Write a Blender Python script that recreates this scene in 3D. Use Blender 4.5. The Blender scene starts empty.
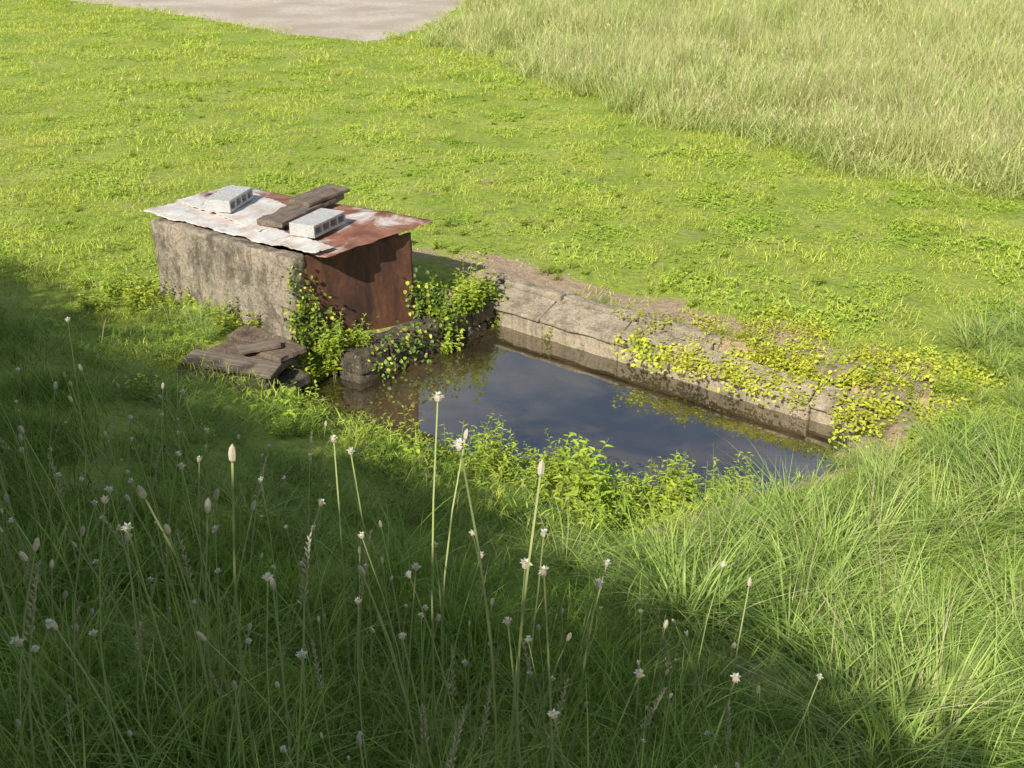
import bpy, bmesh, math, random
import numpy as np
from mathutils import Vector, noise, Matrix
rng=np.random.default_rng(7); random.seed(7)
scene=bpy.context.scene
scene.view_settings.view_transform='Standard'; scene.view_settings.look='None'; scene.view_settings.exposure=0
# ---------------------------------------------------------------- camera / light
CAMZ=3.6; PITCH=math.radians(25)
cam=bpy.data.cameras.new('camera'); co=bpy.data.objects.new('camera',cam); scene.collection.objects.link(co)
co.location=(0,0,CAMZ); co.rotation_euler=(math.radians(90)-PITCH,0,0)
cam.sensor_width=36; cam.lens=38.67; cam.clip_end=2000; cam.clip_start=.05
scene.camera=co
EL=math.radians(36); H=Vector((-.46,-.89)).normalized()
SUN=Vector((H.x*math.cos(EL),H.y*math.cos(EL),math.sin(EL)))
l=bpy.data.lights.new('sun','SUN'); l.energy=5.0; l.angle=math.radians(.5); l.color=(1,.97,.87)
lo=bpy.data.objects.new('sun',l); scene.collection.objects.link(lo); lo.rotation_euler=(-SUN).to_track_quat('-Z','Y').to_euler(); lo.location=(-10,-20,20)
w=bpy.data.worlds.new('World'); scene.world=w; w.use_nodes=True
nt=w.node_tree; sky=nt.nodes.new('ShaderNodeTexSky'); sky.sky_type='NISHITA'; sky.sun_disc=False
sky.sun_elevation=EL; sky.sun_rotation=math.atan2(H.x,H.y)%(2*math.pi)
bg=nt.nodes['Background']; bg.inputs[1].default_value=.09
# thin broken cloud over the blue sky
tcw=nt.nodes.new('ShaderNodeTexCoord'); cn=nt.nodes.new('ShaderNodeTexNoise'); cn.inputs['Scale'].default_value=3.2; cn.inputs['Detail'].default_value=5; cn.inputs['Roughness'].default_value=.55; cn.inputs['Distortion'].default_value=.3
mpw=nt.nodes.new('ShaderNodeMapping'); mpw.inputs['Scale'].default_value=(1,1,2.0); nt.links.new(tcw.outputs['Generated'],mpw.inputs[0]); nt.links.new(mpw.outputs[0],cn.inputs['Vector'])
cr=nt.nodes.new('ShaderNodeMapRange'); cr.inputs[1].default_value=.40; cr.inputs[2].default_value=.75; cr.inputs[4].default_value=.6; nt.links.new(cn.outputs[0],cr.inputs[0])
cm=nt.nodes.new('ShaderNodeMix'); cm.data_type='RGBA'; nt.links.new(cr.outputs[0],cm.inputs[0]); nt.links.new(sky.outputs[0],cm.inputs[6]); cm.inputs[7].default_value=(7.0,7.6,8.6,1)
nt.links.new(cm.outputs[2],bg.inputs[0])

# ---------------------------------------------------------------- coordinates
_a=math.radians(39.2); DX,DY=math.cos(_a),-math.sin(_a)
OX,OY=-.14,9.73
def st(x,y):
    rx=x-OX; ry=y-OY
    return DX*rx+DY*ry, -DY*rx+DX*ry
def xy(s,t): return OX+DX*s-DY*t, OY+DY*s+DX*t
def sm(a,b,x): 
    u=np.clip((x-a)/(b-a),0,1); return u*u*(3-2*u)
def nz(x,y,sc,seed=0.):
    return noise.noise(Vector((x*sc+seed,y*sc-seed,seed*1.7)))
WZ=-.32
TN=-2.55
def pit(s,t,wob=0):
    s0=-.12-.38*sm(-1.35,-1.75,t)
    smax=3.9+.35*t
    return np.minimum(np.minimum(s-s0,smax-s),np.minimum(t-TN,.18-t))+wob
def ground(x,y):
    s,t=st(x,y)
    u=-3.0-t
    b=.41*(u+np.sqrt(u*u+.2))/2
    b=np.where(b>1.9, 1.9, b)
    b=b-.05*np.exp(-((b-1.9)/.25)**2)
    fade=1-sm(16,22,y)
    n=np.array([nz(a,c,.55,3.1)*.06+nz(a,c,2.2,9.)*.022 for a,c in zip(np.ravel(x),np.ravel(y))]).reshape(np.shape(x))
    wob=np.array([nz(a,c,1.8,5.)*.12 for a,c in zip(np.ravel(x),np.ravel(y))]).reshape(np.shape(x))
    z=b+n*fade
    f=pit(s,t,np.where(t>-.6,0,wob))
    rim=sm(-.8,.0,f)*np.where(t<-.3,1,0)*.2
    z=z-rim
    k=sm(-.12,.16,f)
    z=z*(1-k)+(-.85)*k
    ker=((t>-.2)&(t<.27)&(s>-.5)&(s<3.5))
    z=np.where(ker,np.minimum(z,-.17),z)
    return z
def g1(x,y): return float(ground(np.array([x]),np.array([y]))[0])
BOX=[Vector((-1.82,8.60)),Vector((-.93,9.32)),Vector((-2.50,10.50)),Vector((-3.28,9.66))]
def inbox(x,y,m=0.05):
    ok=np.ones(np.shape(x),bool)
    for i in range(4):
        a=BOX[i]; b=BOX[(i+1)%4]; d=(b-a).normalized(); nx,ny=d.y,-d.x
        ok&=((x-a.x)*nx+(y-a.y)*ny)<m
    return ok
def dirtf(x,y):
    s,t=st(x,y)
    d=sm(.12,.25,t)*(1-sm(.6,.95,t))*sm(-1.3,-.6,s)*(1-sm(2.6,3.5,s))
    d=np.maximum(d, .9*sm(-.4,-.1,pit(s,t)))
    for (px,py,r,a_) in [(.62,4.35,.25,.8),(1.12,4.05,.35,.8),(.9,3.75,.25,.8),(-.9,10.8,.3,.6),(1.4,9.4,.3,.8),(2.3,8.7,.35,.8),(-2.25,8.15,.4,.8),(3.0,8.0,.5,.7),(-2.0,4.6,.3,.5),(2.6,4.2,.3,.6)]:
        d=np.maximum(d,a_*np.exp(-((x-px)**2+(y-py)**2)/r**2))
    return d
# ---------------------------------------------------------------- material helpers
def newmat(name):
    m=bpy.data.materials.new(name); m.use_nodes=True; t=m.node_tree
    for n in list(t.nodes): t.nodes.remove(n)
    o=t.nodes.new('ShaderNodeOutputMaterial'); return m,t,o
def N(t,typ,**k):
    n=t.nodes.new(typ)
    for a,b in k.items(): setattr(n,a,b)
    return n
def setin(t,sock,v):
    if isinstance(v,bpy.types.NodeSocket): t.links.new(v,sock)
    elif isinstance(v,(tuple,list)): sock.default_value=(*v,1) if len(v)==3 and len(sock.default_value)==4 else v
    else: sock.default_value=v
def mix(t,f,a,b,bt='MIX'):
    n=N(t,'ShaderNodeMix',data_type='RGBA',blend_type=bt)
    setin(t,n.inputs[0],f); setin(t,n.inputs[6],a); setin(t,n.inputs[7],b); return n.outputs[2]
def math_(t,op,a,b=0.,clamp=False):
    n=N(t,'ShaderNodeMath',operation=op,use_clamp=clamp); setin(t,n.inputs[0],a); setin(t,n.inputs[1],b); return n.outputs[0]
def noi(t,vec,scale,detail=4,rough=.6,dist=0.):
    n=N(t,'ShaderNodeTexNoise'); n.inputs['Scale'].default_value=scale; n.inputs['Detail'].default_value=detail
    n.inputs['Roughness'].default_value=rough; n.inputs['Distortion'].default_value=dist
    t.links.new(vec,n.inputs['Vector']); return n.outputs[0]
def ramp(t,f,a,b):
    n=N(t,'ShaderNodeMapRange'); n.clamp=True
    setin(t,n.inputs[0],f); n.inputs[1].default_value=a; n.inputs[2].default_value=b; return n.outputs[0]
def pos(t): return N(t,'ShaderNodeNewGeometry').outputs['Position']
def princ(t,o,col,rough=.9,bump=None,bs=.5,bd=.02,metal=0.,spec=.3):
    p=N(t,'ShaderNodeBsdfPrincipled'); setin(t,p.inputs['Base Color'],col); setin(t,p.inputs['Roughness'],rough)
    setin(t,p.inputs['Metallic'],metal); p.inputs['Specular IOR Level'].default_value=spec
    if bump is not None:
        b=N(t,'ShaderNodeBump'); b.inputs['Strength'].default_value=bs; b.inputs['Distance'].default_value=bd
        t.links.new(bump,b.inputs['Height']); t.links.new(b.outputs[0],p.inputs['Normal'])
    t.links.new(p.outputs[0],o.inputs[0]); return p
def foliage(name,cb,ct,ca,trans=.35,rough=.5,ns=1.2,alt=.5,spec=.2,v0=.75):
    m,t,o=newmat(name)
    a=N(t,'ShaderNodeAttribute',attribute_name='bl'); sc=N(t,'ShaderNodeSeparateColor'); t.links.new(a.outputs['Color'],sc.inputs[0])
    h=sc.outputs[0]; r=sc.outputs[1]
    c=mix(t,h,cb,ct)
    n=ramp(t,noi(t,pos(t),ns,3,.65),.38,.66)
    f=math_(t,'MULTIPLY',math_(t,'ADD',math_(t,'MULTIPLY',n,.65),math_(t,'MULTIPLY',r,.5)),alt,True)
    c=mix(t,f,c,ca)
    hs=N(t,'ShaderNodeHueSaturation'); t.links.new(c,hs.inputs['Color'])
    t.links.new(math_(t,'ADD',math_(t,'MULTIPLY',r,.6),v0),hs.inputs['Value'])
    c=hs.outputs[0]
    p=N(t,'ShaderNodeBsdfPrincipled'); t.links.new(c,p.inputs['Base Color']); p.inputs['Roughness'].default_value=rough; p.inputs['Specular IOR Level'].default_value=spec
    tr=N(t,'ShaderNodeBsdfTranslucent'); t.links.new(mix(t,1.,c,(1.15,1.1,.7),'MULTIPLY'),tr.inputs[0])
    ms=N(t,'ShaderNodeMixShader'); ms.inputs[0].default_value=trans
    t.links.new(p.outputs[0],ms.inputs[1]); t.links.new(tr.outputs[0],ms.inputs[2]); t.links.new(ms.outputs[0],o.inputs[0])
    return m
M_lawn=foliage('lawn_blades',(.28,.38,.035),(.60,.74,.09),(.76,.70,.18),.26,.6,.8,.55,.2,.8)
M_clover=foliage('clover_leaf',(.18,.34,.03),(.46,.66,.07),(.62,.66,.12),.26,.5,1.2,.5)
M_bank=foliage('bank_blades',(.07,.14,.018),(.23,.43,.045),(.44,.46,.12),.25,.5,1.3,.4)  # bank shadow deepened in the colour itself by darker greens
M_long=foliage('long_blades',(.06,.13,.015),(.44,.66,.12),(.64,.68,.24),.3,.45,1.3,.5,.3)  # dark base tone paints the shade in the gaps between blades
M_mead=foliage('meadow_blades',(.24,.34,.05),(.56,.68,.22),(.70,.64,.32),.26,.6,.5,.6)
M_straw=foliage('straw',(.45,.40,.2),(.78,.68,.42),(.62,.48,.3),.25,.7,2.,.5)
M_weed=foliage('weed_leaf',(.07,.15,.012),(.40,.60,.06),(.66,.62,.08),.3,.42,2.5,.55,.3)
M_yel=foliage('creeper_leaf',(.28,.37,.03),(.62,.72,.07),(.76,.66,.12),.3,.5,2.5,.6)
M_dark=foliage('ivy_leaf',(.06,.11,.018),(.14,.24,.04),(.28,.34,.05),.2,.4,3,.5,.4)
M_stem=foliage('stem',(.18,.26,.05),(.42,.50,.18),(.50,.46,.2),.1,.6,2,.5)
M_head=foliage('seed_head',(.50,.44,.30),(.88,.82,.66),(.66,.52,.36),.2,.8,9,.6)
M_flower=foliage('flower_petal',(.8,.78,.68),(.88,.86,.8),(.78,.74,.64),.3,.6,3,.4)
# ---------------------------------------------------------------- mesh builder
class MB:
    def __init__(s): s.v=[];s.f=[];s.c=[];s.m=[];s.n=0
    def add(s,v,f,c,mi=0):
        v=np.asarray(v,float).reshape(-1,3); s.v.append(v); s.f+= [tuple(int(i)+s.n for i in q) for q in f]
        s.c.append(np.asarray(c,float).reshape(-1,2)); s.m+=[mi]*len(f); s.n+=len(v)
    def mesh(s,name,mats):
        me=bpy.data.meshes.new(name); v=np.concatenate(s.v); c=np.concatenate(s.c)
        me.from_pydata(v.tolist(),[],s.f); me.update()
        at=me.attributes.new('bl','FLOAT_COLOR','POINT'); cc=np.zeros((len(v),4),np.float32); cc[:,:2]=c; cc[:,3]=1
        at.data.foreach_set('color',cc.ravel())
        for m in mats: me.materials.append(m)
        me.polygons.foreach_set('material_index',s.m)
        return me
def blades(mb,n,R,h0,h1,w0,w1,lean,bend,seg=3,mi=0,gauss=False):
    a=rng.uniform(0,6.283,n); r=R*np.sqrt(rng.uniform(0,1,n)) if not gauss else np.abs(rng.normal(0,R*.5,n))
    bx,by=r*np.cos(a),r*np.sin(a)
    ph=rng.uniform(0,6.283,n) if not gauss else a+rng.normal(0,.7,n)
    h=rng.uniform(h0,h1,n)**1.0; w=rng.uniform(w0,w1,n)
    le=lean*rng.uniform(.1,1,n); be=bend*rng.uniform(.2,1.2,n); wa=ph+math.pi/2+rng.normal(0,.5,n)
    rd=rng.uniform(0,1,n)
    u=np.linspace(0,1,seg+1)[None,:]
    hor=h[:,None]*(le[:,None]*u+be[:,None]*u**2)
    zz=h[:,None]*(u-.45*be[:,None]*u**2.4)
    ww=w[:,None]*np.array([.75]+[1-.95*(k/seg)**1.6 for k in range(1,seg+1)])[None,:]*.5
    cx=bx[:,None]+hor*np.cos(ph)[:,None]; cy=by[:,None]+hor*np.sin(ph)[:,None]
    V=np.zeros((n,seg+1,2,3))
    for k,sg in ((0,-1),(1,1)):
        V[:,:,k,0]=cx+sg*ww*np.cos(wa)[:,None]; V[:,:,k,1]=cy+sg*ww*np.sin(wa)[:,None]; V[:,:,k,2]=zz
    V[...,2]-=.01
    C=np.zeros((n,seg+1,2,2)); C[...,0]=u[:,:,None]; C[...,1]=rd[:,None,None]
    F=[]
    for i in range(n):
        b=i*(seg+1)*2
        for k in range(seg): F.append((b+2*k,b+2*k+1,b+2*k+3,b+2*k+2))
    mb.add(V,F,C,mi)
    return np.stack([cx[:,-1],cy[:,-1],zz[:,-1]],1)
def leaf(mb,p,d,up,L,W,h,mi=0,fold=.25,droop=.2):
    d=Vector(d).normalized(); up=Vector(up); sd=d.cross(up)
    if sd.length<1e-3: sd=Vector((1,0,0))
    sd.normalize(); nn=sd.cross(d); p=Vector(p)
    def q(a,b,c): return p+d*(a*L)+sd*(b*W)+nn*(c*L)
    vs=[q(0,0,0),q(.3,.5,fold*.3),q(.68,.4,fold*.2-droop*.5),q(1,0,-droop),q(.68,-.4,fold*.2-droop*.5),q(.3,-.5,fold*.3),q(.5,0,-droop*.25)]
    r=rng.uniform()
    mb.add([tuple(x) for x in vs],[(0,6,2,1),(6,3,2),(0,5,4,6),(6,4,3)],[(h,r)]*7,mi)
def stemline(mb,pts,r0,r1,mi,h=.5):
    pts=[Vector(p) for p in pts]; V=[];F=[]
    for i,p in enumerate(pts):
        d=(pts[min(i+1,len(pts)-1)]-pts[max(i-1,0)]).normalized(); a=d.orthogonal().normalized(); b=d.cross(a)
        r=r0+(r1-r0)*i/(len(pts)-1)
        for k in range(3):
            an=k*2.094; V.append(tuple(p+a*(r*math.cos(an))+b*(r*math.sin(an))))
    for i in range(len(pts)-1):
        for k in range(3):
            F.append((i*3+k,i*3+(k+1)%3,i*3+3+(k+1)%3,i*3+3+k))
    mb.add(V,F,[(h,.5)]*len(V),mi)
def blob(mb,c,rx,rz,axis,mi,h=.7,jit=.15,ns=6):
    d=Vector(axis).normalized(); a=d.orthogonal().normalized(); b=d.cross(a); c=Vector(c); V=[];F=[]
    rows=[(-1,.05),(-.6,.8),(0,1),(.6,.75),(1,.05)] if ns>4 else [(-1,.1),(0,1),(1,.1)]
    for z,r in rows:
        for k in range(ns):
            an=k*6.283/ns; rr=rx*r*(1+rng.uniform(-jit,jit)); V.append(tuple(c+d*(z*rz)+a*(rr*math.cos(an))+b*(rr*math.sin(an))))
    for i in range(len(rows)-1):
        for k in range(ns): F.append((i*ns+k,i*ns+(k+1)%ns,i*ns+ns+(k+1)%ns,i*ns+ns+k))
    mb.add(V,F,[(h,rng.uniform())]*len(V),mi)
def plant(mb,ns,h0,h1,R,nl,L,W,leafmi=0,stemmi=1,lean=.35):
    for i in range(ns):
        a=rng.uniform(0,6.283); r=R*math.sqrt(rng.uniform()); b=Vector((r*math.cos(a),r*math.sin(a),-.02))
        h=rng.uniform(h0,h1); ph=rng.uniform(0,6.283); le=lean*rng.uniform(.2,1)
        f=lambda u:b+Vector((math.cos(ph)*le*h*u*u,math.sin(ph)*le*h*u*u,h*u))
        stemline(mb,[f(0),f(.35),f(.7),f(1)],.0025,.001,stemmi,.4)
        for k in range(nl):
            u=.12+.88*(k+rng.uniform(-.3,.3))/nl; u=min(max(u,.05),1)
            az=k*2.4+rng.uniform(-.4,.4); el=rng.uniform(-.1,.7)
            d=(math.cos(az)*math.cos(el),math.sin(az)*math.cos(el),math.sin(el))
            sc=(1.1-.55*u)*rng.uniform(.7,1.2)
            leaf(mb,f(u),d,(0,0,1),L*sc,W*sc,.1+.9*u,leafmi)
# ---------------------------------------------------------------- scatter via geometry nodes (one object per mass)
def scatter(name,pts,rots,scl,idx,meshes,realize=True):
    col=bpy.data.collections.new(name+'_src')
    for i,me in enumerate(meshes):
        ob=bpy.data.objects.new('%s_src_%02d'%(name,i),me); col.objects.link(ob)
    me=bpy.data.meshes.new(name); me.from_pydata([tuple(p) for p in pts],[],[])
    a=me.attributes.new('rot','FLOAT_VECTOR','POINT'); a.data.foreach_set('vector',np.asarray(rots,np.float32).ravel())
    a=me.attributes.new('scl','FLOAT_VECTOR','POINT'); a.data.foreach_set('vector',np.asarray(scl,np.float32).ravel())
    a=me.attributes.new('idx','INT','POINT'); a.data.foreach_set('value',np.asarray(idx,np.int32))
    ob=bpy.data.objects.new(name,me); scene.collection.objects.link(ob)
    ng=bpy.data.node_groups.new(name,'GeometryNodeTree')
    ng.interface.new_socket('Geometry',in_out='INPUT',socket_type='NodeSocketGeometry')
    ng.interface.new_socket('Geometry',in_out='OUTPUT',socket_type='NodeSocketGeometry')
    gi=ng.nodes.new('NodeGroupInput'); go=ng.nodes.new('NodeGroupOutput')
    ip=ng.nodes.new('GeometryNodeInstanceOnPoints'); ci=ng.nodes.new('GeometryNodeCollectionInfo')
    ci.inputs['Collection'].default_value=col; ci.inputs['Separate Children'].default_value=True; ci.inputs['Reset Children'].default_value=True
    def na(nm,ty):
        n=ng.nodes.new('GeometryNodeInputNamedAttribute'); n.data_type=ty; n.inputs['Name'].default_value=nm
        return [o for o in n.outputs if o.enabled and o.name=='Attribute'][0]
    L=ng.links
    L.new(gi.outputs[0],ip.inputs['Points']); L.new(ci.outputs[0],ip.inputs['Instance'])
    ip.inputs['Pick Instance'].default_value=True
    L.new(na('idx','INT'),ip.inputs['Instance Index']); L.new(na('rot','FLOAT_VECTOR'),ip.inputs['Rotation']); L.new(na('scl','FLOAT_VECTOR'),ip.inputs['Scale'])
    if realize:
        rl=ng.nodes.new('GeometryNodeRealizeInstances'); L.new(ip.outputs[0],rl.inputs[0]); L.new(rl.outputs[0],go.inputs[0])
    else: L.new(ip.outputs[0],go.inputs[0])
    md=ob.modifiers.new('scatter','NODES'); md.node_group=ng
    return ob
def scat(name,x,y,meshes,smin=.7,smax=1.3,zv=.3,idx=None,dz=0.,tilt=.12,mul=None,z=None,zmul=None):
    n=len(x); 
    if z is None: z=ground(x,y)
    s=rng.uniform(smin,smax,n)
    if mul is not None: s=s*mul
    zz=s*rng.uniform(1-zv,1+zv,n)
    if zmul is not None: zz=zz*zmul
    S=np.stack([s,s,zz],1)
    R=np.stack([rng.normal(0,tilt,n),rng.normal(0,tilt,n),rng.uniform(0,6.283,n)],1)
    if idx is None: idx=rng.integers(0,len(meshes),n)
    return scatter(name,np.stack([x,y,z+dz],1),R,S,idx,meshes)
# ---------------------------------------------------------------- ground
def axis(a,b,st_,far,grow=1.18):
    c=list(np.arange(a,b,st_)); lo=[];hi=[];d=st_;p=a
    while p>-far: d=min(d*grow,25); p-=d; lo.append(p)
    d=st_;p=c[-1]
    while p<far: d=min(d*grow,25); p+=d; hi.append(p)
    return np.array(lo[::-1]+c+hi)
ax=axis(-5.5,6.0,.07,400); ay=axis(1.0,12.5,.07,400)
GX,GY=np.meshgrid(ax,ay); GZ=ground(GX,GY)
nx_,ny_=len(ax),len(ay)
V=np.stack([GX.ravel(),GY.ravel(),GZ.ravel()],1)
I=np.arange(nx_*ny_).reshape(ny_,nx_)
F=np.stack([I[:-1,:-1].ravel(),I[:-1,1:].ravel(),I[1:,1:].ravel(),I[1:,:-1].ravel()],1)
me=bpy.data.meshes.new('ground'); me.from_pydata(V.tolist(),[],F.tolist()); me.update()
me.polygons.foreach_set('use_smooth',[True]*len(F))
D=dirtf(V[:,0],V[:,1]); at=me.attributes.new('dirt','FLOAT','POINT'); at.data.foreach_set('value',D.astype(np.float32))
go_=bpy.data.objects.new('ground',me); scene.collection.objects.link(go_)
m,t,o=newmat('soil_and_turf'); P=pos(t)
a=N(t,'ShaderNodeAttribute',attribute_name='dirt').outputs['Fac']
n1=noi(t,P,.9,5); n2=noi(t,P,14,6,.7); n3=noi(t,P,60,4,.7)
green=mix(t,ramp(t,n1,.35,.65),(.28,.39,.04),(.44,.50,.09)); green=mix(t,ramp(t,n2,.46,.72),green,(.16,.20,.045))
green=mix(t,math_(t,'MULTIPLY',ramp(t,noi(t,P,2.3,5,.7),.56,.68),.75),green,(.42,.36,.17))
dirt=mix(t,ramp(t,n2,.3,.7),(.36,.25,.15),(.64,.48,.33)); dirt=mix(t,ramp(t,n3,.5,.75),dirt,(.20,.14,.085))
k=ramp(t,math_(t,'ADD',a,math_(t,'MULTIPLY',math_(t,'SUBTRACT',n2,.5),.9)),.3,.55)
col=mix(t,k,green,dirt)
princ(t,o,col,.95,n2,.8,.04); me.materials.append(m)
# ---------------------------------------------------------------- road
pl=[(-17,38.8),(-13.4,35.5),(-9,31.5),(-5.8,28.4),(-4.1,26.9),(-3.4,26.4),(-2.9,26.6),(-2.5,27.8),(-2.1,30),(-1.6,33),(-1,38),(-.4,46),(-26,60)]
me=bpy.data.meshes.new('gravel_road'); bm=bmesh.new()
den=[]
for i in range(len(pl)):
    a_=Vector(pl[i]);b_=Vector(pl[(i+1)%len(pl)])
    for k in range(10):
        p=a_.lerp(b_,k/10); den.append((p.x+nz(p.x,p.y,1.3)*.4,p.y+nz(p.x,p.y,1.3,7)*.4+nz(p.x,p.y,5,7)*.15))
bm.faces.new([bm.verts.new((x,y,.006)) for x,y in den]); bm.to_mesh(me); bm.free()
ob=bpy.data.objects.new('gravel_road',me); scene.collection.objects.link(ob)
m,t,o=newmat('pale_gravel'); P=pos(t); n1=noi(t,P,.5,5); n2=noi(t,P,9,6,.75)
princ(t,o,mix(t,ramp(t,n2,.35,.7),mix(t,ramp(t,n1,.4,.6),(.54,.43,.33),(.78,.66,.55)),(.44,.37,.29)),.95,n2,.5,.02); me.materials.append(m)
# ---------------------------------------------------------------- stone/metal/wood materials
def stone(name,c1,c2,moss,dark,ms=.5,scale=1.,dk=.75):
    m,t,o=newmat(name); P=pos(t)
    mp=N(t,'ShaderNodeMapping'); t.links.new(P,mp.inputs[0]); mp.inputs['Scale'].default_value=(1,1,.35); PS=mp.outputs[0]
    big=noi(t,P,2.2*scale,6,.65); fine=noi(t,P,35*scale,6,.75); st_=noi(t,PS,7*scale,5,.7,.4)
    c=mix(t,ramp(t,big,.35,.65),c1,c2)
    c=mix(t,math_(t,'MULTIPLY',ramp(t,st_,.46,.62),dk),c,dark)
    c=mix(t,math_(t,'MULTIPLY',ramp(t,fine,.52,.64),.75*min(1,dk*1.3)),c,dark)
    c=mix(t,math_(t,'MULTIPLY',ramp(t,noi(t,P,11*scale,5,.7),.56,.7),ms),c,moss)
    c=mix(t,math_(t,'MULTIPLY',ramp(t,noi(t,P,24*scale,4,.7,.6),.6,.66),.6),c,(.74,.7,.62))
    hgt=math_(t,'ADD',fine,math_(t,'MULTIPLY',st_,1.5))
    princ(t,o,c,.92,hgt,1.,.03); return m
M_conc=stone('weathered_concrete',(.64,.51,.38),(.46,.39,.30),(.17,.15,.05),(.12,.10,.075),.65,1.,.75)
M_kerb=stone('kerb_stone',(.68,.55,.40),(.50,.41,.29),(.24,.25,.05),(.17,.135,.09),.7,1.,.6)
M_rock=stone('mossy_rock',(.60,.47,.30),(.42,.33,.20),(.30,.32,.05),(.18,.14,.085),.8,1.5,.6)
M_brown=stone('brown_slate',(.38,.27,.19),(.25,.18,.13),(.2,.2,.05),(.11,.08,.06),.4,1.5,.5)
M_darkst=stone('damp_shaded_stone',(.24,.19,.13),(.16,.125,.085),(.09,.12,.02),(.05,.045,.035),.7,1.5)  # damp stone; shade on the end wall is also put into this dark colour
M_block=stone('cement_block',(.92,.90,.86),(.88,.85,.80),(.74,.7,.64),(.68,.65,.6),.12,2.,.12)
def rust(name,galv,r1=(.20,.065,.035),r2=(.38,.16,.09),r3=(.11,.05,.035),vs=(1,1,1)):
    m,t,o=newmat(name); P0_=pos(t); mp=N(t,'ShaderNodeMapping'); t.links.new(P0_,mp.inputs[0]); mp.inputs['Scale'].default_value=vs; P=mp.outputs[0]
    a=noi(t,P,2.6,6,.65,.5); b=noi(t,P,22,6,.75); c_=noi(t,P,1.4,3,.5)
    r=mix(t,ramp(t,b,.3,.7),r1,r2); r=mix(t,ramp(t,a,.45,.65),r,r3)
    gal=mix(t,ramp(t,b,.35,.7),(.86,.83,.78),(.66,.61,.55))
    f=ramp(t,math_(t,'ADD',math_(t,'MULTIPLY',a,.6),math_(t,'MULTIPLY',c_,.5)),galv,galv+.09)
    pinks=mix(t,ramp(t,noi(t,P,5,5,.7),.45,.70),gal,(.58,.40,.31))
    col=mix(t,f,pinks,r); me_=math_(t,'MULTIPLY',math_(t,'SUBTRACT',1.,f),.05)
    princ(t,o,col,.65,b,.4,.004,me_,.4); return m
M_rust=rust('rusty_sheet_metal',.45,(.28,.10,.055),(.50,.24,.15),(.2,.08,.05)); M_galv=rust('galvanised_sheet',.61); M_plate=rust('rusted_plate',.1,(.10,.045,.028),(.24,.10,.055),(.06,.034,.026),(1.5,1.5,.6))
m,t,o=newmat('weathered_wood'); tc=N(t,'ShaderNodeTexCoord').outputs['Object']
mp=N(t,'ShaderNodeMapping'); t.links.new(tc,mp.inputs[0]); mp.inputs['Scale'].default_value=(2,45,30)
g=noi(t,mp.outputs[0],1,6,.7,.3); c=mix(t,ramp(t,g,.3,.7),(.09,.065,.05),(.34,.27,.21)); c=mix(t,ramp(t,noi(t,tc,9,4),.55,.7),c,(.16,.105,.07))
princ(t,o,c,.9,g,.8,.01); M_wood=m
# ---------------------------------------------------------------- solid helpers
def link(ob,parent=None):
    scene.collection.objects.link(ob)
    if parent: ob.parent=parent
    return ob
def empty(name):
    e=bpy.data.objects.new(name,None); scene.collection.objects.link(e); e.empty_display_size=.2; return e
def hexa(name,bot,top,mat,parent=None,cuts=6,amp=.01,bev=.01,ns=5.):
    bm=bmesh.new(); vb=[bm.verts.new(p) for p in bot]; vt=[bm.verts.new(p) for p in top]
    bm.faces.new(vb[::-1]); bm.faces.new(vt)
    for i in range(4): bm.faces.new((vb[i],vb[(i+1)%4],vt[(i+1)%4],vt[i]))
    bmesh.ops.recalc_face_normals(bm,faces=bm.faces)
    if bev: bmesh.ops.bevel(bm,geom=list(bm.edges),offset=bev,segments=2,affect='EDGES',profile=.6)
    for it in range(cuts):
        es=[e for e in bm.edges if e.calc_length()>max(.035,amp*1.5)]
        if not es or len(bm.verts)>9000: break
        bmesh.ops.subdivide_edges(bm,edges=es,cuts=1,use_grid_fill=True)
    bm.normal_update()
    for v in bm.verts:
        p=v.co; d=noise.noise(p*ns)*amp+noise.noise(p*ns*3.7)*amp*.5
        v.co=p+v.normal*d
    me=bpy.data.meshes.new(name); bm.to_mesh(me); bm.free(); me.materials.append(mat)
    me.polygons.foreach_set('use_smooth',[True]*len(me.polygons))
    return link(bpy.data.objects.new(name,me),parent)
def quadprism(a,b,c,d,z0,z1):
    return [(p[0],p[1],z0) for p in (a,b,c,d)],[(p[0],p[1],z1) for p in (a,b,c,d)]
def rock(name,c,r,mat,parent=None,seed=0,amp=.35):
    bm=bmesh.new(); bmesh.ops.create_icosphere(bm,subdivisions=4,radius=1)
    for v in bm.verts:
        p=v.co.copy(); q=Vector((round(p.x*1.6)/1.6,round(p.y*1.6)/1.6,round(p.z*1.6)/1.6))
        p=p.lerp(q,.35); p*=1+amp*noise.noise(p*1.3+Vector((seed*3.3,0,0)))+amp*.3*noise.noise(p*4+Vector((seed,1,0)))
        v.co=Vector((p.x*r[0]+c[0],p.y*r[1]+c[1],p.z*r[2]+c[2]))
    me=bpy.data.meshes.new(name); bm.to_mesh(me); bm.free(); me.materials.append(mat)
    me.polygons.foreach_set('use_smooth',[True]*len(me.polygons))
    return link(bpy.data.objects.new(name,me),parent)
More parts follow.
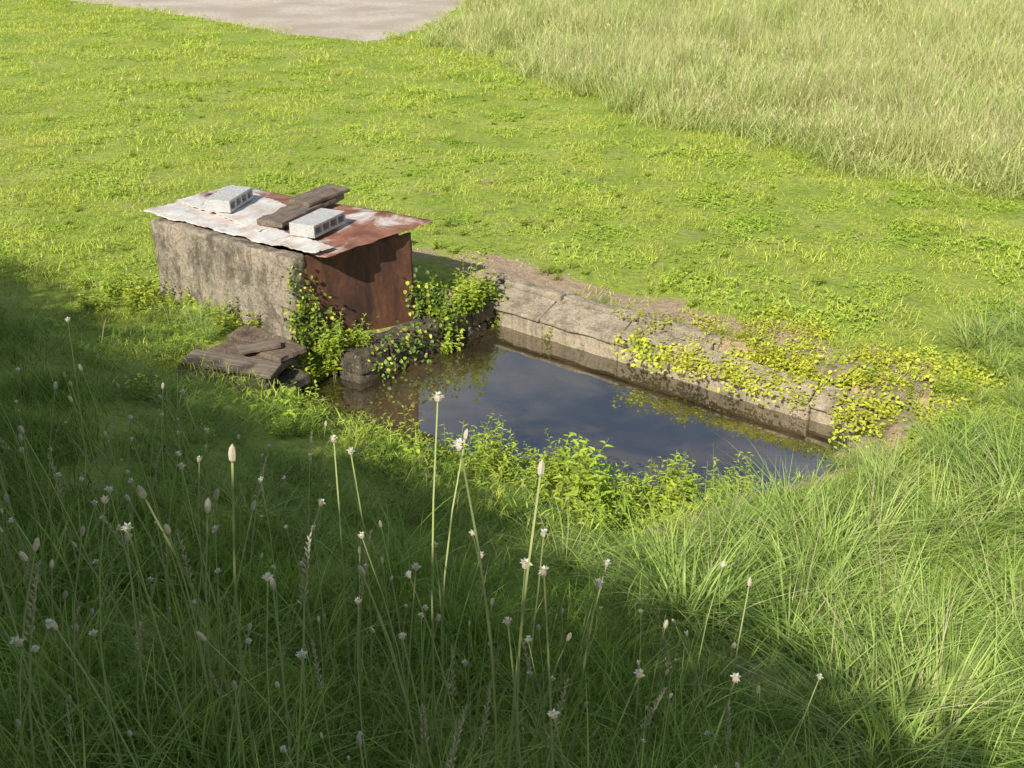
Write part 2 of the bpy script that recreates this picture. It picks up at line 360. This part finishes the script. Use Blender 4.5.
# ---------------------------------------------------------------- concrete spring box
E=empty('concrete_spring_box')
A,B,C_,D_=BOX
def inset(p,q,dist):
    d=(q-p).normalized(); c=sum(BOX,Vector((0,0)))/4; n=Vector((-d.y,d.x)); 
    if (c-p).dot(n)<0: n=-n
    return n*dist
T=.16
n=inset(D_,A,T); b_,t_=quadprism(D_,A,A+n,D_+n,-.5,.735); 
t_=[(t_[0][0],t_[0][1],.74),(t_[1][0],t_[1][1],.72),(t_[2][0],t_[2][1],.72),(t_[3][0],t_[3][1],.74)]
hexa('front_wall',b_,t_,M_conc,E,7,.02,.022,4.)
dBC=(C_-B).normalized()
n2_=inset(B,C_,T); B2=B+dBC*.08; b_,t_=quadprism(B2,C_,C_+n2_,B2+n2_,-.5,.73); hexa('rear_wall',b_,t_,M_conc,E,6,.01,.015)
n3_=inset(C_,D_,T); b_,t_=quadprism(C_+(D_-C_).normalized()*.17,D_+(C_-D_).normalized()*.17,D_+(C_-D_).normalized()*.17+n3_,C_+(D_-C_).normalized()*.17+n3_,-.5,.725); hexa('end_wall',b_,t_,M_conc,E,6,.01,.015)
dAB=(B-A).normalized(); nAB=Vector((dAB.y,-dAB.x))
p0=A+dAB*.17; p1=B-dAB*.0
b_,t_=quadprism(p0,p1,p1-nAB*.14,p0-nAB*.14,-.5,-.12); hexa('sill',b_,t_,M_darkst,E,6,.02,.02)
def sheet(name,c00,c10,c11,c01,mat,parent,nu=60,nv=40,wave=0.,per=.076,warp=.012,th=.003,edge=.012,seed=0.):
    c00,c10,c11,c01=[Vector(c) for c in (c00,c10,c11,c01)]
    bm=bmesh.new(); vv=[]
    Lu=(c10-c00).length
    nn=(c10-c00).cross(c01-c00).normalized()
    for j in range(nv+1):
        row=[]
        for i in range(nu+1):
            u,v=i/nu,j/nv; p=(c00.lerp(c10,u)).lerp(c01.lerp(c11,u),v)
            if j in(0,nv): p+=(c01-c00).normalized()*noise.noise(Vector((u*14,j,seed)))*edge
            if i in(0,nu): p+=(c10-c00).normalized()*noise.noise(Vector((v*9,i,seed+4)))*edge
            h=wave*math.sin(u*Lu/per*2*math.pi)+warp*noise.noise(Vector((p.x*1.6,p.y*1.6,seed)))+warp*.4*noise.noise(Vector((p.x*5,p.y*5,seed+p.z*5)))
            row.append(bm.verts.new(p+nn*h))
        vv.append(row)
    for j in range(nv):
        for i in range(nu): bm.faces.new((vv[j][i],vv[j][i+1],vv[j+1][i+1],vv[j+1][i]))
    me=bpy.data.meshes.new(name); bm.to_mesh(me); bm.free(); me.materials.append(mat)
    me.polygons.foreach_set('use_smooth',[True]*len(me.polygons))
    ob=link(bpy.data.objects.new(name,me),parent); md=ob.modifiers.new('s','SOLIDIFY'); md.thickness=th; return ob
q0=A+dAB*.13-nAB*.02; q1=B+dAB*.04+nAB*.03
sheet('rusty_plate',(q0.x,q0.y,-.15),(q1.x,q1.y,-.17),(q1.x-nAB.x*.02,q1.y-nAB.y*.02,.72),(q0.x-nAB.x*.02,q0.y-nAB.y*.02,.71),M_plate,E,40,30,0,.1,.02)
RL=Vector((-3.36,9.80));RN=Vector((-1.60,8.56));RR=Vector((-.74,9.53));RB=Vector((-2.72,10.70))
def rp(u,v,z): 
    p=(RL.lerp(RN,u)).lerp(RB.lerp(RR,u),v); return (p.x,p.y,z)
sheet('rusty_sheet',rp(.12,.06,.752),rp(1.03,.04,.752),rp(1.02,1.0,.768),rp(.10,1.02,.768),M_rust,E,70,40,.0,.1,.025,edge=.03,seed=1)
sheet('galvanised_sheet',rp(0,-.02,.772),rp(1.0,0,.768),rp(1.0,.16,.776),rp(0,.42,.785),M_galv,E,140,24,.0025,.076,.026,edge=.04,seed=2)
sheet('galvanised_sheet',rp(-.01,.34,.792),rp(.62,.12,.788),rp(.52,.68,.800),rp(0,.96,.800),M_galv,E,120,30,.0025,.076,.026,edge=.04,seed=3)
def block(name,cx,cy,z,ang,L=.50,W=.25,Hh=.11):
    e=empty(name)
    bm=bmesh.new()
    nc=4; wl=.025; cell=(L-wl*(nc+1))/nc
    xs=[0]
    for i in range(nc): xs+= [xs[-1]+wl]; xs+=[xs[-1]+cell]
    xs+=[L]; zs=[0,.025,Hh-.025,Hh]
    verts={}
    def vt(i,k,s):
        key=(i,k,s)
        if key not in verts: verts[key]=bm.verts.new((xs[i]-L/2,(-W/2 if s==0 else W/2),zs[k]))
        return verts[key]
    def hole(i,k): return k==1 and i%2==1
    nxs=len(xs)-1
    for i in range(nxs):
        for k in range(3):
            if hole(i,k):
                q=[(i,k),(i+1,k),(i+1,k+1),(i,k+1)]
                for a in range(4):
                    u,v=q[a],q[(a+1)%4]; bm.faces.new((vt(*u,0),vt(*v,0),vt(*v,1),vt(*u,1)))
            else:
                for s in (0,1): bm.faces.new((vt(i,k,s),vt(i+1,k,s),vt(i+1,k+1,s),vt(i,k+1,s)))
    for i in range(nxs):
        for k in (0,3): bm.faces.new((vt(i,k,0),vt(i+1,k,0),vt(i+1,k,1),vt(i,k,1)))
    for k in range(3):
        for i in (0,nxs): bm.faces.new((vt(i,k,0),vt(i,k+1,0),vt(i,k+1,1),vt(i,k,1)))
    bmesh.ops.recalc_face_normals(bm,faces=bm.faces)
    me=bpy.data.meshes.new('block_body'); bm.to_mesh(me); bm.free(); me.materials.append(M_block)
    ob=link(bpy.data.objects.new('block_body',me),e)
    md=ob.modifiers.new('b','BEVEL'); md.width=.004; md.segments=2; md.limit_method='ANGLE'
    e.location=(cx,cy,z); e.rotation_euler=(0,0,ang); return e
block('hollow_concrete_block',-2.60,9.88,.815,math.radians(78))
block('hollow_concrete_block',-1.68,9.22,.785,math.radians(66))
def plank(name,cx,cy,z,ang,L,W,Hh,tilt=0):
    bt=[(-L/2,-W/2,0),(L/2,-W/2*.9,0),(L/2*.94,W/2,0),(-L/2*1.02,W/2*.9,0)]
    tp=[(a,b,Hh) for a,b,c in bt]
    ob=hexa(name,bt,tp,M_wood,None,5,.014,.008,7.); ob.location=(cx,cy,z); ob.rotation_euler=(0,tilt,ang); return ob
plank('weathered_plank',-1.90,9.70,.805,math.radians(64),.98,.28,.05,-.02)
plank('weathered_plank',-1.78,9.96,.862,math.radians(54),.56,.28,.04,-.04)
# ---------------------------------------------------------------- kerb (washing slabs)
K=empty('stone_kerb')
def P3(a,b_,z): x,y=xy(a,b_); return (x,y,z)
s=-.42; i=0
while s<3.4:
    L=random.uniform(.8,1.25); e=min(s+L,3.55); j=random.uniform(-.018,.018); g=.004
    dz=-.03*max(0,(s-1.6)); yy=random.uniform(-.02,.02); bk=.25 if s<1.7 else .17
    hexa('wall_stone_%d'%i,[P3(s,.02,-.9),P3(e-g,.02,-.9),P3(e-g,.16,-.9),P3(s,.16,-.9)],
         [P3(s,.02+j,-.15+dz),P3(e-g,.02+j,-.15+dz),P3(e-g,.16,-.13+dz),P3(s,.16,-.13+dz)],M_kerb,K,6,.012,.012)
    hexa('sloped_slab_%d'%i,[P3(s,-.03+j,-.148+dz),P3(e-g,-.03+j,-.148+dz),P3(e-g,bk+j,-.07+dz),P3(s,bk+j,-.07+dz)],
         [P3(s,-.025+j,-.112+dz+j*.6),P3(e-g,-.025+j,-.115+dz),P3(e-g,bk+j+yy,.0+dz+j*.6),P3(s,bk+j,.0+dz)],M_kerb,K,6,.013,.012,4.)
    if s<1.7:
        hexa('upper_edging_%d'%i,[P3(s+.05,bk+.01,-.1),P3(e+.02,bk+.01,-.1),P3(e+.02,bk+.1,-.1),P3(s+.05,bk+.1,-.1)],
         [P3(s+.05,bk+.01,.035),P3(e+.02,bk+.015,.03),P3(e+.02,bk+.1,.04),P3(s+.05,bk+.1,.04)],M_kerb,K,6,.014,.012,5.)
    s=e; i+=1
Wl=empty('pool_end_wall')
i=0
for row,(z0,z1) in enumerate([(-.9,-.42),(-.42,-.24),(-.24,-.06)]):
    tt=-1.75
    while tt<0.02:
        L=random.uniform(.25,.45); e=min(tt+L,.02); jj=random.uniform(-.03,.02)
        hexa('wall_stone_%d'%i,[P3(-.3,tt,z0),P3(-.02+jj,tt,z0),P3(-.02+jj,e-.012,z0),P3(-.3,e-.012,z0)],
             [P3(-.3,tt,z1-.01),P3(-.03+jj,tt,z1-.01),P3(-.03+jj,e-.012,z1-.01),P3(-.3,e-.012,z1-.01)],M_darkst,Wl,5,.02,.02)
        tt=e; i+=1
Fs=empty('flat_stones')
def slab(c,sx,sy,h,ang,tilt,mat,seed,par=Fs):
    ob=hexa('slab_%d'%seed,[(-sx,-sy,0),(sx,-sy*.8,0),(sx*.85,sy,0),(-sx*.9,sy*.9,0)],[(-sx*.95,-sy,h),(sx,-sy*.75,h),(sx*.8,sy*.95,h),(-sx*.92,sy*.85,h)],mat,par,5,.014,.008,5+seed*.3)
    ob.location=c; ob.rotation_euler=(tilt,tilt*.6,ang)
slab((-2.20,8.16,-.05),.38,.26,.05,-.5,.10,M_brown,1)
slab((-2.30,7.98,-.09),.44,.20,.05,-.30,.14,M_brown,2)
slab((-1.98,8.36,.0),.28,.18,.05,-.7,-.05,M_brown,3)
slab((-1.98,7.98,-.24),.28,.14,.08,-.4,.05,M_darkst,4)
slab((-2.1,8.52,.0),.3,.12,.06,-.6,.1,M_brown,5)
slab((-1.85,8.2,-.2),.2,.13,.08,-.8,.1,M_darkst,6)
slab((-2.25,7.76,-.22),.36,.13,.1,-.3,.1,M_brown,7)
def board(c,L,W,h,rot):
    ob=hexa('old_board',[(-L/2,-W/2,0),(L/2,-W/2,0),(L/2,W/2,0),(-L/2,W/2,0)],[(-L/2,-W/2,h),(L/2,-W/2,h),(L/2,W/2,h),(-L/2,W/2,h)],M_wood,None,5,.006,.006,8); ob.location=c; ob.rotation_euler=rot
board((-2.24,8.03,.02),.78,.22,.03,(.12,.05,-.25))
board((-2.06,8.27,.06),.34,.11,.035,(.1,-.05,.35))
Rk=empty('mossy_rocks')
for i,(s_,t_,rx,ry,rz,z) in enumerate([(3.62,.1,.2,.14,.10,-.16),(3.95,-.05,.24,.18,.12,-.14),(3.3,.42,.26,.14,.10,-.03),(3.8,.42,.28,.2,.09,-.04),(3.85,-.42,.2,.22,.13,-.22),(2.9,.42,.2,.12,.07,-.01),(4.2,.15,.2,.15,.08,-.03)]):
    x,y=xy(s_,t_); rock('rock_%d'%i,(x,y,z),(rx,ry,rz),M_rock,Rk,i)
bm=bmesh.new()
for i in range(170):
    s_=random.uniform(-.9,3.2); t_=random.uniform(.27,.9); x,y=xy(s_,t_); r=random.uniform(.006,.02)*(1.8 if random.random()<.08 else 1)
    res=bmesh.ops.create_icosphere(bm,subdivisions=1,radius=r)
    z=g1(x,y)
    for v in res['verts']: v.co=Vector((v.co.x*random.uniform(.8,1.3)+x,v.co.y*random.uniform(.8,1.2)+y,v.co.z*.6+z))
me=bpy.data.meshes.new('loose_stones'); bm.to_mesh(me); bm.free(); me.materials.append(M_kerb); link(bpy.data.objects.new('loose_stones',me))
# ---------------------------------------------------------------- water
me=bpy.data.meshes.new('pond_water'); q=[xy(-.9,.15),xy(4.4,.15),xy(4.4,-3.1),xy(-.9,-3.1)]
me.from_pydata([(a,b,WZ) for a,b in q],[],[(0,3,2,1)]); me.update()
link(bpy.data.objects.new('pond_water',me))
m,t,o=newmat('still_pond_water'); P=pos(t)
a1=noi(t,P,1.6,5,.6,.5); a2=noi(t,P,9,5,.7,.6)
c=mix(t,ramp(t,a1,.4,.62),(.045,.034,.016),(.14,.10,.05)); c=mix(t,ramp(t,a2,.55,.7),c,(.06,.055,.02))
d=N(t,'ShaderNodeBsdfDiffuse'); t.links.new(c,d.inputs[0])
gl=N(t,'ShaderNodeBsdfGlossy'); gl.inputs['Roughness'].default_value=.015
bp=N(t,'ShaderNodeBump'); bp.inputs['Strength'].default_value=.035; bp.inputs['Distance'].default_value=.02; t.links.new(noi(t,P,6,2,.4),bp.inputs['Height']); t.links.new(bp.outputs[0],gl.inputs['Normal'])
fr=N(t,'ShaderNodeFresnel'); fr.inputs[0].default_value=5.5
ms=N(t,'ShaderNodeMixShader'); t.links.new(fr.outputs[0],ms.inputs[0]); t.links.new(d.outputs[0],ms.inputs[1]); t.links.new(gl.outputs[0],ms.inputs[2]); t.links.new(ms.outputs[0],o.inputs[0])
me.materials.append(m)
# ---------------------------------------------------------------- vegetation sources
def mk(name,mats,fn):
    mb=MB(); fn(mb); return mb.mesh(name,mats)
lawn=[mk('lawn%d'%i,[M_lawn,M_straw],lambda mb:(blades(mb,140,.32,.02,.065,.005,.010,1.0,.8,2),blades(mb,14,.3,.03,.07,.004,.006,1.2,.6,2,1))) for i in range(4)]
def clov(mb):
    for i in range(42):
        a=rng.uniform(0,6.283); r=.26*math.sqrt(rng.uniform()); z=rng.uniform(.01,.05)*(1.2-r/.3)
        for k in range(3):
            az=k*2.09+rng.uniform(-.3,.3); leaf(mb,(r*math.cos(a),r*math.sin(a),z),(math.cos(az),math.sin(az),rng.uniform(-.2,.4)),(0,0,1),rng.uniform(.018,.03),rng.uniform(.014,.024),rng.uniform(.3,1),0)
    blades(mb,50,.28,.02,.07,.005,.009,.9,.7,2,0)
clover=[mk('clover%d'%i,[M_clover],clov) for i in range(3)]
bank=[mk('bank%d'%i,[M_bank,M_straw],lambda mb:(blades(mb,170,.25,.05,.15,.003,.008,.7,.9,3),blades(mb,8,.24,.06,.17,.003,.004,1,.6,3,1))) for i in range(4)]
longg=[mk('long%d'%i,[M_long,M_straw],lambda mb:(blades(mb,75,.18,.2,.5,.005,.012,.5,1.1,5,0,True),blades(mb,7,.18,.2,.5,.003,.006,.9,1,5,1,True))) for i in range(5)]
def mead(mb):
    blades(mb,105,.42,.3,.75,.008,.015,.35,.55,3,0)
    tips=blades(mb,14,.42,.45,.9,.004,.007,.3,.4,3,1)
    for p in tips[::2]: blob(mb,p,.009,.05,(rng.uniform(-.5,.5),rng.uniform(-.5,.5),1),1,ns=3)
def mead_dry(mb):
    blades(mb,80,.42,.25,.6,.007,.013,.5,.8,3,0)
    blades(mb,46,.42,.3,.75,.004,.008,.6,.9,3,1)
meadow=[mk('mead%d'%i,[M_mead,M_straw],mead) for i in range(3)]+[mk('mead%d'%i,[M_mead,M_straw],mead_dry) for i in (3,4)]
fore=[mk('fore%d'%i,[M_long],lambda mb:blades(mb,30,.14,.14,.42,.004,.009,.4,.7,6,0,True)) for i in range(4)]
# ---------------------------------------------------------------- placement
def area_sample(d,y0,y1,mx=2.,cond=None):
    X=.5*y1+mx; dm=max(d(np.linspace(y0,y1,60))); n=int(2*X*(y1-y0)*dm)
    y=rng.uniform(y0,y1,n); x=rng.uniform(-X,X,n); ok=(np.abs(x)<.5*y+mx)&(rng.uniform(0,dm,n)<d(y)); return x[ok],y[ok]
MYs=[10,11,12.7,16.2,20,26,30,36,60,100]; MXs=[9.5,8.4,6.1,2.9,1.0,-1.7,-1.7,-.9,1.5,4]
def medge(y): return np.interp(y,MYs,MXs)+.3*np.sin(y*1.7)+.2*np.sin(y*4.3)
def meadow_in(x,y,m=0): return x>medge(y)+m
def inroad(x,y):
    ok=np.zeros(len(x),bool)
    for i in range(len(pl)):
        x1,y1=pl[i];x2,y2=pl[(i+1)%len(pl)]
        c=((y1>y)!=(y2>y))&(x<(x2-x1)*(y-y1)/((y2-y1) if y2!=y1 else 1e-9)+x1); ok^=c
    return ok
def kerbzone(s,t): return (t>-.3)&(t<.36)&(s>-.6)&(s<3.45)
def longzone(x,y):
    s,t=st(x,y); 
    return ((s>3.98+.2*np.sin(t*3))&(t<2.0)&(t>-4.3)&(x>1.2)) | ((s>3.2)&(t<-2.3)&(t>-3.6))
x,y=area_sample(lambda y:15-10*sm(9,24,y),5.,45.); s,t=st(x,y)
ok=(pit(s,t)<-.1)&~kerbzone(s,t)&~inbox(x,y,.02)&~inroad(x,y)&~meadow_in(x,y,.3)&(t>-3.4)&~((x>-2.75)&(x<-1.75)&(y>7.6)&(y<8.5))
ok&=(rng.uniform(0,1,len(x))>dirtf(x,y)*1.1)
x,y=x[ok],y[ok]; mul=1+.5*sm(14,26,y)
big=np.array([nz(a,b,.9,21)+.5*nz(a,b,3.,5.) for a,b in zip(x,y)]); mul=mul*(1+.55*big)
idx=rng.integers(0,4,len(x)); pc=np.array([nz(a,b,1.7,33.)+.4*nz(a,b,5.,3.) for a,b in zip(x,y)])
idx=np.where((pc>.08)&(rng.uniform(0,1,len(x))<.6),rng.integers(0,3,len(x))+4,idx)
scat('lawn_grass',x,y,lawn+clover,.7,1.25,.3,idx,mul=mul)
x,y=area_sample(lambda y:32-16*sm(3,6,y),1.4,9.,.6); s,t=st(x,y)
ok=(t<-2.7)&(pit(s,t)<-.12)&~((x>-2.75)&(x<-1.75)&(y>7.6)&(y<8.6))
ok&=(rng.uniform(0,1,len(x))>dirtf(x,y)*.95)
x,y=x[ok],y[ok]; s,t=st(x,y); hz=.5+.8*sm(-3.2,-5.5,t); hz=hz*(1+.7*np.array([nz(a,b,1.6,8.) for a,b in zip(x,y)]))
scat('bank_grass',x,y,bank,.8,1.2,.3,zmul=hz)
x,y=area_sample(lambda y:20+0*y,3.2,11.,1.); ok=longzone(x,y); s,t=st(x,y); ok&=(pit(s,t)<-.1); x,y,s,t=x[ok],y[ok],s[ok],t[ok]
mul=.38+.64*sm(.1,1.3,-pit(s,t))
tt=rng.uniform(-2.95,-2.65,40); ss=rng.uniform(.2,3.2,40); x2,y2=xy(ss,tt)
x3=rng.uniform(-3.4,-2.5,22); y3=8.25+(-1.9-x3)*.75+rng.uniform(-.25,.1,22)
x4=rng.uniform(-2.2,1.6,40); y4=rng.uniform(3.4,6.2,40)
x5,y5=xy(rng.uniform(3.6,4.0,16),rng.uniform(-.6,.3,16))
x6,y6=xy(rng.uniform(.2,3.3,26),rng.uniform(.32,.5,26))
mul=np.concatenate([mul,np.full(40,.34),np.full(22,.45),rng.uniform(.3,.55,40),np.full(16,.28),rng.uniform(.14,.3,26)])
x=np.concatenate([x,x2,x3,x4,x5,x6]); y=np.concatenate([y,y2,y3,y4,y5,y6])
scat('long_grass',x,y,longg,.65,1.2,.25,mul=mul,z=np.maximum(ground(x,y),-.3))
x,y=area_sample(lambda y:7-4.2*sm(14,28,y),11.,46.,3.); ok=meadow_in(x,y)&~inroad(x,y); x,y=x[ok],y[ok]; dd=x-medge(y)
mul=(1+.3*sm(20,40,y))
pc=np.array([nz(a,b,.35,50.)+.5*nz(a,b,1.2,13.) for a,b in zip(x,y)])
idx=rng.integers(0,3,len(x)); idx=np.where((pc>.02)&(dd>.9)&(rng.uniform(0,1,len(x))<.75),rng.integers(3,5,len(x)),idx)
scat('meadow_grass',x,y,meadow,.8,1.15,.25,idx,mul=mul,zmul=(.5+.55*sm(0,1.5,dd))*(1+.9*pc))
x,y=area_sample(lambda y:24-20*sm(2.2,4.4,y),1.4,4.4,.3)
scat('foreground_grass',x,y,fore,.6,1.2,.3)
def stalk(kind):
    def f(mb):
        h=rng.uniform(.42,.7); ph=rng.uniform(0,6.283); le=rng.uniform(.02,.12)
        g=lambda u:Vector((math.cos(ph)*le*u*u,math.sin(ph)*le*u*u,h*u))
        stemline(mb,[g(0),g(.25),g(.5),g(.75),g(1)],.0030,.0019,0,1.); d=g(1)-g(.9)
        if kind==0: blob(mb,g(1.02),.0065,.015,d,1,.6)
        elif kind==1:
            blob(mb,g(1.0),.007,.008,d,1,.3)
            for k in range(16):
                az=rng.uniform(0,6.283); el=rng.uniform(.3,1.5); leaf(mb,g(1.0),(math.cos(az)*math.cos(el),math.sin(az)*math.cos(el),math.sin(el)),(0,0,1),.013,.006,1,2)
        else:
            for k in range(34):
                u=.74+.28*k/34; az=k*2.4; L=.02*(1.25-(u-.74)/.28)
                p=g(u); q=p+Vector((math.cos(az)*L*.5,math.sin(az)*L*.5,L*.9)); blob(mb,p.lerp(q,.6),.0022,.008,q-p,1,.5,ns=4)
    return f
stk=[mk('stalk%d'%i,[M_stem,M_head,M_flower],stalk([0,0,1,2,0,1,1][i])) for i in range(7)]
x=np.concatenate([rng.uniform(-1.8,.75,180),rng.uniform(-2.5,-.9,80),rng.uniform(-1.5,.2,36)]); y=np.concatenate([rng.uniform(1.7,3.2,180),rng.uniform(2.8,4.6,80),rng.uniform(2.1,3.2,36)])
mul=np.concatenate([np.ones(260),np.full(36,1.3)])
scat('seed_head_stalks',x,y,stk,.65,1.25,.1,tilt=.1,mul=mul)
cress=[mk('cress%d'%i,[M_weed,M_stem],lambda mb:plant(mb,8,.20,.46,.16,17,.072,.027)) for i in range(4)]
ss=rng.uniform(.8,3.5,440); tt=rng.uniform(-2.8,-1.1,440); lim=-2.38+(ss-1.0)*.40+.16*np.sin(ss*4.1); ok=(tt<lim)&(ss<3.7+.3*tt+.1)
ss,tt,lim=ss[ok],tt[ok],lim[ok]; x,y=xy(ss,tt)
cl=np.array([nz(a,b,2.1,77)+.5*nz(a,b,5.1,7) for a,b in zip(x,y)]); ok=cl>-.2; x,y,ss,tt,lim,cl=[q_[ok] for q_ in (x,y,ss,tt,lim,cl)]
z=np.maximum(ground(x,y),WZ-.05); edge=np.clip((lim-tt)/.3,0.35,1)
scat('watercress_bed',x,y,cress,.6,1.2,.2,mul=(.68+.35*edge)*(1+.8*cl-.25*sm(2.6,3.5,ss)),z=z,tilt=.2)
weeds=[mk('weed%d'%i,[M_weed,M_stem],lambda mb:plant(mb,7,.12,.34,.12,14,.07,.035)) for i in range(4)]
W=[]
def grp(cx,cy,r,n,sc=1.,zz=None):
    for k in range(n):
        W.append((cx+random.gauss(0,r),cy+random.gauss(0,r),sc*random.uniform(.7,1.2),zz))
grp(-1.62,8.55,.10,8,1.1); grp(-1.40,8.75,.1,6,.8); grp(-1.55,8.66,.06,4,1.4)
grp(-.75,9.5,.13,8,1.); grp(-.45,9.6,.10,8,1.0); grp(-.35,9.85,.1,6,1.1); grp(-.75,9.3,.08,4,.8)
grp(-2.5,8.88,.14,10,.9); grp(-2.9,9.2,.2,9,.8); grp(-3.4,9.35,.15,9,1.); grp(-3.6,9.6,.2,8,.9)
grp(-1.6,7.4,.14,7,.8); grp(-1.2,7.1,.14,6,.7); grp(-.8,6.85,.15,6,.7)
grp(.55,10.2,.2,5,.5); grp(3.4,6.6,.3,8,.8); grp(-.5,11.4,.5,6,.6); grp(1.5,9.7,.4,6,.5)
grp(2.85,7.45,.12,8,.45); grp(3.15,7.5,.2,10,.55)
for k in range(60):
    yy=random.uniform(3,7); W.append((random.uniform(-.45*yy,.2*yy),yy,random.uniform(.3,.6),None))
for k in range(170):
    yy=random.uniform(9.5,22); xx=random.uniform(-.5*yy,.15*yy+2); W.append((xx,yy,random.uniform(.22,.5),None))
W_=[w_ for w_ in W if not inbox(np.array([w_[0]]),np.array([w_[1]]),.0)[0]]
x=np.array([w_[0] for w_ in W_]); y=np.array([w_[1] for w_ in W_]); mul=np.array([w_[2] for w_ in W_])
z=ground(x,y); z=np.maximum(z,-.3)
s_,t_=st(x,y); z=np.where((s_>-.32)&(s_<.02)&(t_>-1.8)&(t_<.1),-.08,z)
scat('leafy_weeds',x,y,weeds,.8,1.1,.2,mul=mul,z=z)
def creeper(mb):
    for i in range(65):
        a=rng.uniform(0,6.283); r=.17*math.sqrt(rng.uniform()); az=rng.uniform(0,6.283)
        leaf(mb,(r*math.cos(a),r*math.sin(a),rng.uniform(0,.06)),(math.cos(az),math.sin(az),rng.uniform(-.4,.5)),(0,0,1),rng.uniform(.02,.038),rng.uniform(.018,.03),rng.uniform(.2,1),0)
cre=[mk('creeper%d'%i,[M_yel],creeper) for i in range(3)]
ss=np.concatenate([rng.uniform(1.2,4.4,200),rng.normal(1.5,.15,12),rng.uniform(2.3,4.3,150)]); tt=np.concatenate([.15+rng.normal(0,.22,200),rng.normal(.05,.08,12),rng.uniform(.0,1.1,150)])
cl=np.array([nz(a,b,2.6,60.) for a,b in zip(ss,tt)])
keep=(rng.uniform(0,1,len(ss))<np.clip((ss-1.0)/1.0,.25,1))&((tt>-.12)|(ss>3.5))&(cl>-.18); ss,tt=ss[keep],tt[keep]
x,y=xy(ss,tt); z=ground(x,y); kz=-.11+.12*np.clip(tt/.26,0,1)-.03*np.maximum(0,ss-1.6); z=np.where((tt>-.15)&(tt<.3)&(ss<3.55),kz,z); z=np.where((ss>3.55)&(z<-.12),-.08,z)
scat('yellow_creeper',x,y,cre,.55,1.1,.4,z=z,tilt=.3)
ivy=[mk('ivy%d'%i,[M_dark,M_yel],lambda mb:[leaf(mb,(rng.normal(0,.07),rng.normal(0,.025),rng.normal(0,.09)),(rng.normal(),rng.normal()*.4-.6,rng.normal()-.3),(0,-.5,1),rng.uniform(.025,.045),rng.uniform(.02,.036),rng.uniform(.2,1),int(rng.uniform()<.25)) for k in range(32)]) for i in range(3)]
pts=[]
for k in range(14):
    p=A.lerp(B,random.uniform(0,.25))+nAB*.03; pts.append((p.x,p.y,random.uniform(-.1,.45)*random.uniform(.4,1)))
for k in range(9): pts.append((A.x+.02+random.gauss(0,.02),A.y-.02,random.uniform(-.1,.6)))
for k in range(26):
    x_,y_=xy(random.uniform(-.1,.02),random.uniform(-1.6,.1)); pts.append((x_,y_,random.uniform(-.32,.0)))
for k in range(12):
    p=B+Vector((random.uniform(.0,.25),random.uniform(-.05,.1))); pts.append((p.x,p.y,random.uniform(-.05,.22)))
pts=np.array(pts); n=len(pts)
scatter('ivy',pts,np.stack([rng.normal(0,.3,n),rng.normal(0,.3,n),rng.normal(.5,.5,n)],1),np.repeat(rng.uniform(.7,1.2,n)[:,None],3,1),rng.integers(0,3,n),ivy)
# unseen leafy stand-in behind the camera, laid out to cast the big shadow
disp=Vector((H.x,H.y))/math.tan(EL)
HT=6.2
Pa=Vector((-4.95,10.3))+disp*(HT-0.); Pb=Vector((1.68,3.42))+disp*(HT-.49)
hd=(Pb-Pa).normalized(); hn=Vector((-hd.y,hd.x)); 
if hn.dot(Vector((0,1)))<0: hn=-hn
P0=Pa-hd*16; P1=Pb+hd*9
core0=[P0-hn*.1,P1-hn*.1,P1-hn*1.6,P0-hn*1.6]
hc=hexa('shadow_caster_core',[(p.x,p.y,1.2) for p in core0],[(p.x,p.y,HT-.2) for p in core0],M_dark,None,6,.08,.0,2.)
tuft=[mk('tuft%d'%i,[M_dark],lambda mb:[leaf(mb,(rng.normal(0,.18),rng.normal(0,.18),rng.normal(0,.1)),(rng.normal(),rng.normal(),rng.normal()+.4),(0,0,1),rng.uniform(.07,.12),rng.uniform(.05,.08),rng.uniform(.3,1)) for k in range(60)]) for i in range(3)]
n=1500; u=rng.uniform(0,1,n); v=rng.uniform(0,1,n); L=(P1-P0).length
top=rng.uniform(0,1,n)<.5
pts=np.zeros((n,3))
for i in range(n):
    p=P0+hd*(u[i]*L)
    if top[i]: p=p-hn*(v[i]*1.6); zz=HT-.12+rng.normal(0,.05)+.16*noise.noise(Vector((u[i]*L*.9,0,0)))
    else: p=p+hn*(rng.normal(0,.06)); zz=1.9+v[i]*(HT-2.0)
    pts[i]=(p.x,p.y,zz)
hg=scatter('shadow_caster',pts,rng.uniform(-.5,.5,(n,3)),np.repeat(rng.uniform(.8,1.2,n)[:,None],3,1),rng.integers(0,3,n),tuft)
hc.parent=hg
